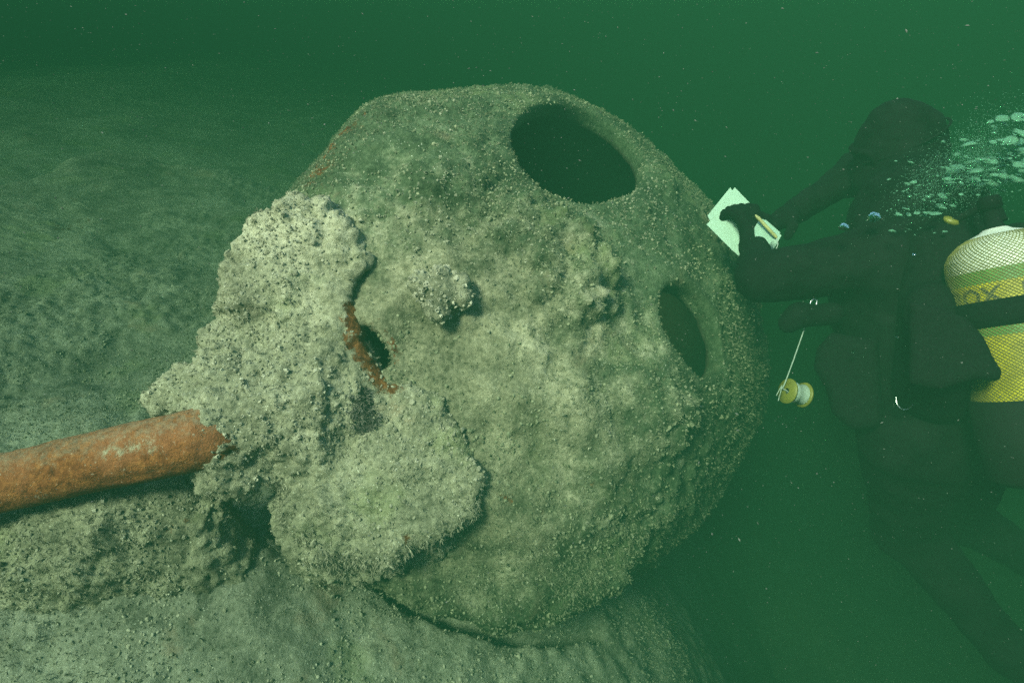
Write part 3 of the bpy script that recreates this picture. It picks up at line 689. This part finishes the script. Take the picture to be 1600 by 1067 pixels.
# buoyancy wing, its pointed flap over the cylinder, belt pocket, harness
def sdf_part(name, build, lo, hi, mat, h=0.007, wr=0.003):
    G = Grid(lo, hi, h); build(G); V, Fq = G.mesh(); N = normals(V, Fq)
    return pp_(mesh_obj(name, V + N * (wr * fbm(V * 22, 3))[:, None], Fq, mat))
flap = [(1420, 470), (1470, 478), (1512, 498), (1532, 522), (1566, 582), (1560, 596), (1520, 594), (1470, 610), (1420, 600)]
fnf, lof, hif = plate_fn(flap, 1.225, (-0.45, 0.0, -0.9), 0.02, 0.03, 0.018)
def wing(G):
    G.cone(P(1470, 400, 1.46), P(1462, 600, 1.42), 0.085, 0.085, 0.05); G.cone(P(1455, 480, 1.36), P(1470, 590, 1.34), 0.055, 0.06, 0.05)
    G.cone(P(1590, 400, 1.55), P(1590, 600, 1.52), 0.085, 0.085, 0.05); G.cone(P(1470, 600, 1.42), P(1590, 630, 1.52), 0.07, 0.07, 0.05)
    G.add(fnf, lof, hif, 0.03)
sdf_part('buoyancy_wing', wing, P(1400, 700, 1.2) - 0.25, P(1640, 350, 1.6) + 0.25, M_WEB)
pk = [(1276, 545), (1300, 520), (1372, 530), (1380, 655), (1368, 668), (1330, 669), (1300, 645), (1290, 605), (1272, 575)]
fnp, lop, hip_ = plate_fn(pk, 1.52, (-0.5, 0.0, -0.86), 0.05, 0.08, 0.03)
sdf_part('belt_pocket', lambda G: G.add(fnp, lop, hip_, 0.01), lop - 0.05, hip_ + 0.05, M_WEB)
def console(G):
    G.cone(P(1300, 490, 1.55), P(1245, 496, 1.56), 0.030, 0.026, 0.02); G.cone(P(1248, 490, 1.56), P(1232, 505, 1.56), 0.03, 0.026, 0.02)
sdf_part('gauge_console', console, P(1280, 500, 1.55) - 0.16, P(1280, 500, 1.55) + 0.16, M_NEO, 0.006, 0.001)
belt = [P(1432, 610, 1.60) + np.array([0.172 * math.cos(a), 0.172 * math.sin(a), 0.0]) for a in np.linspace(0, 2 * math.pi, 48, endpoint=False)]
V, Fq = tube(belt, 0.016, 8, True); pp_(mesh_obj('belt', V, Fq, M_WEB))
V, Fq = tube(smooth_path([P(1400, 620, 1.40), P(1402, 632, 1.395), P(1412, 640, 1.39), P(1425, 634, 1.39), P(1428, 622, 1.395), P(1425, 612, 1.40)], 24), 0.0016, 6); pp_(mesh_obj('cord_loop', V, Fq, M_STEEL))
# fins
for ft, kn in ((ft_l, kn_l), (ft_r, kn_r)):
    d = nrm(ft - kn); s = nrm(np.cross(d, [0, 0, 1])); u = np.cross(s, d); q = []
    for t, wd in ((-0.06, 0.05), (0.05, 0.06), (0.2, 0.08), (0.38, 0.105), (0.46, 0.1)):
        for sd in (-1, 1): q += [ft + d * t + s * wd * sd + u * (0.012 - 0.02 * t), ft + d * t + s * wd * sd - u * (0.012 - 0.02 * t)]
    f = []
    for i in range(4):
        a = i * 4; f += [(a, a + 2, a + 6, a + 4), (a + 1, a + 5, a + 7, a + 3), (a, a + 4, a + 5, a + 1), (a + 2, a + 3, a + 7, a + 6)]
    f += [(0, 1, 3, 2), (16, 18, 19, 17)]
    pp_(mesh_obj('fin', np.array(q), np.array(f), M_NEO, smooth=False))

# ------------------------------------------------------------------ scuba cylinder
top = P(1556, 366, 1.30); axis = nrm(P(1613, 640, 1.27) - top)                           # from the shoulder down
cyl_root = tag(empty('scuba_cylinder', top + axis * 0.56), 'yellow and white scuba cylinder in net sleeve on the diver\'s back', 'cylinder')
ez = -axis; ex = nrm(cam_dir(-0.2, 0, -1) - (cam_dir(-0.2, 0, -1) @ ez) * ez); ey = np.cross(ez, ex); CB = np.stack([ex, ey, ez], 1)
CR = 0.102
def cyl_obj(name, V, Fq, mat, **kw):
    o = mesh_obj(name, np.asarray(V) @ CB.T + top, Fq, mat, **kw); return adopt(o, cyl_root)
M_CW = plain('white cylinder paint', (0.42, 0.45, 0.38), 0.5, 0, 0.08); M_CG = plain('green band', (0.06, 0.16, 0.03), 0.5, 0, 0.12)
M_CY = plain('yellow cylinder paint', (0.27, 0.235, 0.006), 0.55, 0, 0.4, 22); M_CK = plain('black rubber boot', (0.005, 0.005, 0.005), 0.8, 0, 0.3, 30, 0.2, 0.15)
M_INK = plain('black lettering', (0.015, 0.016, 0.012), 0.6); M_NET = plain('olive net', (0.13, 0.125, 0.03), 0.8, 0, 0.2)
dome = [(0.022, 0.012), (0.03, 0.006), (0.05, -0.002), (0.072, -0.014), (0.090, -0.031), (0.099, -0.048), (CR, -0.064)]
cyl_obj('shoulder', *lathe(dome + [(CR, -0.078)], 64), M_CW)
cyl_obj('green_band', *lathe([(CR, -0.078), (CR, -0.106)], 64), M_CG)
cyl_obj('yellow_band', *lathe([(CR, -0.106), (CR, -0.150)], 64), M_CY)
cyl_obj('lower_green_band', *lathe([(CR, -0.150), (CR, -0.216)], 64), M_CG)
cyl_obj('cylinder_wall', *lathe([(CR, -0.216), (CR, -0.42)], 64), M_CY)
cyl_obj('boot', *lathe([(CR + 0.001, -0.352), (CR + 0.006, -0.354), (CR + 0.006, -0.52), (0.085, -0.535), (0.0, -0.537)], 64), M_CK)
cyl_obj('cam_strap', *lathe([(CR + 0.001, -0.142), (CR + 0.006, -0.144), (CR + 0.006, -0.196), (CR + 0.001, -0.198)], 64), M_WEB)
cyl_obj('valve', *lathe([(0.0, 0.055), (0.012, 0.053), (0.016, 0.045), (0.016, 0.022), (0.02, 0.014), (0.02, 0.008)], 24), M_NEO)
cyl_obj('first_stage', *lathe([(0.0, 0.085), (0.018, 0.083), (0.022, 0.076), (0.022, 0.058), (0.014, 0.053)], 24), M_NEO)
Vn, Fn = [], []
for sgn in (-1, 1):                                                                   # net sleeve: crossing strands
    for k in range(76):
        ts = np.linspace(0, 1, 40); q = []
        for t in ts:
            z = -0.004 - t * 0.348 ; a = sgn * t * 3.9 + 2 * math.pi * k / 76 + 0.007 * math.sin(t * 11 + k * 2.3)
            r = np.interp(z, [d[1] for d in dome[::-1]], [d[0] for d in dome[::-1]]) if z > -0.064 else CR
            q.append((math.cos(a) * (r + 0.0012), math.sin(a) * (r + 0.0012), z))
        v, f = tube(q, 0.0008, 3); Fn.append(f + sum(len(x) for x in Vn)); Vn.append(v)
cyl_obj('net_sleeve', np.concatenate(Vn), np.concatenate(Fn), M_NET)
def wrap_text(txt, size, z0, a0, mat, name):
    cu = bpy.data.curves.new('lettering', 'FONT'); cu.body = txt; cu.size = size; cu.offset = 0.0012; cu.resolution_u = 4
    to = bpy.data.objects.new('lettering', cu); col.objects.link(to); bpy.context.view_layer.update()
    me = bpy.data.meshes.new_from_object(to.evaluated_get(bpy.context.evaluated_depsgraph_get())); bpy.data.objects.remove(to)
    import bmesh
    bm = bmesh.new(); bm.from_mesh(me); bmesh.ops.triangulate(bm, faces=bm.faces); bmesh.ops.subdivide_edges(bm, edges=[e for e in bm.edges if e.calc_length() > 0.012], cuts=2); bmesh.ops.triangulate(bm, faces=bm.faces)
    v = np.array([x.co[:] for x in bm.verts]); f = np.array([[x.index for x in q.verts] for q in bm.faces]); bm.free()
    a = a0 + v[:, 0] / CR; V = np.stack([np.cos(a) * (CR + 0.0008), np.sin(a) * (CR + 0.0008), z0 + v[:, 1]], 1)
    return cyl_obj(name, V, f, mat, smooth=False)
for a0 in (-2.38, -0.28, 1.82): wrap_text('NITROX', 0.048, -0.148, a0, M_INK, 'lettering')

# ------------------------------------------------------------------ slate, note board, pencil, spool
def board(name, pix, z, ncam, th, mat, label, cat, group=None):
    n = cam_dir(*ncam); c = np.mean(pix, 0); o = P(c[0], c[1], z); C0 = np.array([0, 0, CAMZ]); pts = []
    for u, v in pix:
        r = ray(u, v); pts.append(C0 + r * (((o - C0) @ n) / (r @ n)))
    k = len(pts); V = [p for p in pts] + [p - n * th for p in pts]
    me = bpy.data.meshes.new(name); me.from_pydata([tuple(v) for v in V], [], [tuple(range(k)), tuple(range(2 * k - 1, k - 1, -1))] + [(i, i + k, (i + 1) % k + k, (i + 1) % k) for i in range(k)])
    me.materials.append(mat); ob = bpy.data.objects.new(name, me); col.objects.link(ob); tag(ob, label, cat, group); return ob
sl1 = board('slate', [(1141, 293), (1144, 298), (1148, 293), (1221, 368), (1186, 430), (1150, 396), (1143, 390), (1104, 351), (1109.5, 345), (1105.5, 337)], 1.83, (-0.25, 0.15, -0.95), 0.004, M_WHITE, 'large white writing slate with notched corners behind the gloved hand', 'slate')
sl2 = board('note_board', [(1187, 342), (1197, 344), (1219, 363), (1214, 374), (1208, 372), (1200, 388), (1194, 402), (1186, 390), (1180, 370), (1179, 356)], 1.69, (-0.05, 0.2, -0.97), 0.004, M_WHITE, 'small curved white note card at the wrist, beside the larger slate', 'note card')
pe = tag(empty('pencil', P(1200, 352, 1.68)), 'stubby pencil tied to a cord across the note card', 'pencil')
M_PENCIL = plain('olive pencil', (0.30, 0.30, 0.12), 0.5)
V, Fq = tube([P(1180, 336, 1.68), P(1184, 340, 1.68), P(1212, 370, 1.675), P(1214, 372, 1.675)], [0.002, 0.005, 0.005, 0.003], 8); adopt(mesh_obj('shaft', V, Fq, M_PENCIL), pe)
V, Fq = tube(smooth_path([P(1213, 371, 1.675), P(1215, 384, 1.67), P(1206, 397, 1.67), P(1194, 402, 1.675)], 20), 0.0015, 6); adopt(mesh_obj('cord', V, Fq, M_LINE), pe)

sp = P(1243, 614, 1.60); spool = tag(empty('line_spool', sp), 'yellow flanged spool of white line dangling from a clip below the elbow', 'spool')
sa = nrm(cam_dir(0.93, -0.22, 0.28)); sx = nrm(np.cross(sa, [0.1, 0.2, 1])); sy = np.cross(sa, sx); SB = np.stack([sx, sy, sa], 1)
for zz in (-0.026, 0.026):
    V, Fq = lathe([(0.008, zz - 0.003), (0.033, zz - 0.003), (0.0345, zz), (0.033, zz + 0.003), (0.008, zz + 0.003), (0.008, zz - 0.003)], 36); adopt(mesh_obj('flange', V @ SB.T + sp, Fq, M_YEL), spool)
prof = [(0.008, -0.0228)] + [(0.0255 + 0.0012 * (k % 2) + 0.002 * math.sin(k * 0.3), -0.0228 + k * 0.0456 / 24) for k in range(25)] + [(0.008, 0.0228)]
V, Fq = lathe(prof, 32); adopt(mesh_obj('wound_line', V @ SB.T + sp, Fq, M_LINE), spool)
V, Fq = tube(smooth_path([P(1268, 478, 1.56), P(1258, 510, 1.57), P(1240, 562, 1.585), P(1225, 602, 1.595), P(1222, 606, 1.597), P(1232, 612, 1.60)], 30), 0.0017, 6); adopt(mesh_obj('line', V, Fq, M_LINE), spool)
for q in ([(1222, 602), (1216, 612), (1213, 618)], [(1222, 603), (1219, 615), (1216, 626)], [(1268, 482), (1260, 487), (1256, 492)]):
    V, Fq = tube([P(u, v, 1.595) for u, v in q], 0.0012, 5); adopt(mesh_obj('line_tail', V, Fq, M_LINE), spool)
V, Fq = tube(smooth_path([P(1268, 480, 1.56), P(1266, 474, 1.56), P(1270, 468, 1.56), P(1276, 469, 1.56), P(1275, 476, 1.56), P(1269, 480, 1.56)], 20), 0.002, 8); adopt(mesh_obj('snap_clip', V, Fq, M_STEEL), spool)

# ------------------------------------------------------------------ exhaled bubbles
def bubble(c, r, flat, seed, label, group):
    b = 16; V, Fq = lathe([(max(math.sin(t), 1e-4), -math.cos(t)) for t in np.linspace(0, math.pi, 13)], b)
    wv = 1 + 0.38 * fbm(V * 1.9 + seed * 3.7, 2); V = V * wv[:, None] * np.array([1, 1, flat])
    z = V[:, 2]; V[:, 2] = np.where(z < 0, z * 0.6, z)
    o = mesh_obj('bubble', V * r, Fq, M_FROTH if 'plume' in label else M_BUBBLE); o.location = c; o.rotation_euler = (rnd.uniform(-0.4, 0.4), rnd.uniform(-0.4, 0.4), rnd.uniform(0, 6)); return tag(o, label, 'bubble', group)
k = 0
for u, v, z, r in ((1318, 356, 1.42, 0.0115), (1366, 341, 1.44, 0.0135)):
    bubble(P(u, v, z), r, 0.95, k, 'round air bubble beside the diver\'s near shoulder', 'pair of round bubbles'); k += 1
for u, v, z, r in ((1428, 400, 1.38, 0.0055), (1402, 528, 1.36, 0.004), (1431, 595, 1.36, 0.0055), (1333, 550, 1.42, 0.0045), (1460, 592, 1.35, 0.0018)):
    bubble(P(u, v, z), r, 0.95, k, 'tiny air bubble clinging to the black suit', 'bubbles on the suit'); k += 1
for i in range(285):
    t = rnd.random() ** 0.75; u = 1385 + 225 * t + rnd.gauss(0, 20); v = 330 - 90 * t + rnd.gauss(0, 32); z = rnd.uniform(1.36, 1.62)
    r = rnd.choice((0.003, 0.004, 0.006, 0.009, 0.013)) * rnd.uniform(0.8, 1.3) * (0.65 + 0.75 * t * t)
    bubble(P(u, v, z), r, rnd.uniform(0.22, 0.6), k, 'clear exhaled air bubble in the plume rising behind the diver\'s head', 'exhaled bubble plume'); k += 1

nB = 16000; t = rng.random(nB) ** 0.7; u = 1375 + 250 * t + rng.normal(size=nB) * 24; v = 325 - 100 * t + rng.normal(size=nB) * (26 + 26 * t)
cl_ = np.round(rng.random(nB) * 60); u = u * 0.6 + 0.4 * (1385 + 225 * ((cl_ * 0.618) % 1)); v = v * 0.75 + 0.25 * (330 - 110 * ((cl_ * 0.618) % 1) + 50 * np.sin(cl_ * 7))
pts = np.stack([P(a, b, c) for a, b, c in zip(u, v, rng.uniform(1.38, 1.62, nB))]); s = rng.uniform(0.0003, 0.0010, nB)
fz_ = scatter('bubble_froth', M_FROTH, None, pts, np.tile([0, 0, 1.0], (nB, 1)), lv, lf, s, s * 0.8, 0.2)
tag(fz_, 'froth of fine bubbles between the larger exhaled bubbles over the shoulder', 'froth')

# ------------------------------------------------------------------ drifting particles and the water itself
nS = 42000
u = rng.uniform(-250, 1850, nS); v = rng.uniform(-200, 1250, nS); z = 0.6 + 2.6 * rng.random(nS) ** 0.7
pts = np.stack([P(a, b, c) for a, b, c in zip(u, v, z)]); pts = pts[pts[:, 2] < CAMZ + 0.3]
s = rng.uniform(0.0002, 0.0006, len(pts)) * rng.choice([1, 1, 1, 1.8], len(pts)); dirn = np.tile(nrm([0.7, 0.2, -0.5]), (len(pts), 1))
lv2 = [(1, 0, 0), (0, 1, 0), (-1, 0, 0), (0, -1, 0), (0, 0, 1), (0, 0, -1)]; lf2 = [(0, 1, 4), (1, 2, 4), (2, 3, 4), (3, 0, 4), (1, 0, 5), (2, 1, 5), (3, 2, 5), (0, 3, 5)]
snow = scatter('marine_snow', M_SNOW, None, pts, dirn, lv2, lf2, s, s * rng.uniform(1, 2.6, len(pts)), 0.5)
tag(snow, 'fine pale particles drifting through the green water', 'particles')

hb = bpy.data.meshes.new('haze'); L, z0, z1 = 62.0, -4.2, CAMZ + 0.50
hb.from_pydata([(-L, -L + 1.5, z0), (L, -L + 1.5, z0), (L, L + 1.5, z0), (-L, L + 1.5, z0), (-L, -L + 1.5, z1), (L, -L + 1.5, z1), (L, L + 1.5, z1), (-L, L + 1.5, z1)], [],
               [(3, 2, 1, 0), (4, 5, 6, 7), (0, 1, 5, 4), (1, 2, 6, 5), (2, 3, 7, 6), (3, 0, 4, 7)])
hm = bpy.data.materials.new('green water'); hm.use_nodes = True; nt = hm.node_tree; nt.nodes.remove(nt.nodes['Principled BSDF'])
pv = nt.nodes.new('ShaderNodeVolumePrincipled'); pv.inputs['Density'].default_value = WATER_DENSITY; pv.inputs['Color'].default_value = WATER_COLOR
pv.inputs['Absorption Color'].default_value = WATER_ABS; pv.inputs['Anisotropy'].default_value = WATER_ANISO
nt.links.new(pv.outputs[0], nt.nodes['Material Output'].inputs['Volume']); hb.materials.append(hm)
ho = bpy.data.objects.new('haze', hb); col.objects.link(ho); tag(ho, 'murky green sea water filling the whole scene', 'water', kind='stuff')
print('TRIS', sum(sum(len(p.vertices) - 2 for p in m.polygons) if len(m.polygons) < 5000 else len(m.polygons) * (2 if m.polygons[0].loop_total == 4 else 1) for m in bpy.data.meshes))
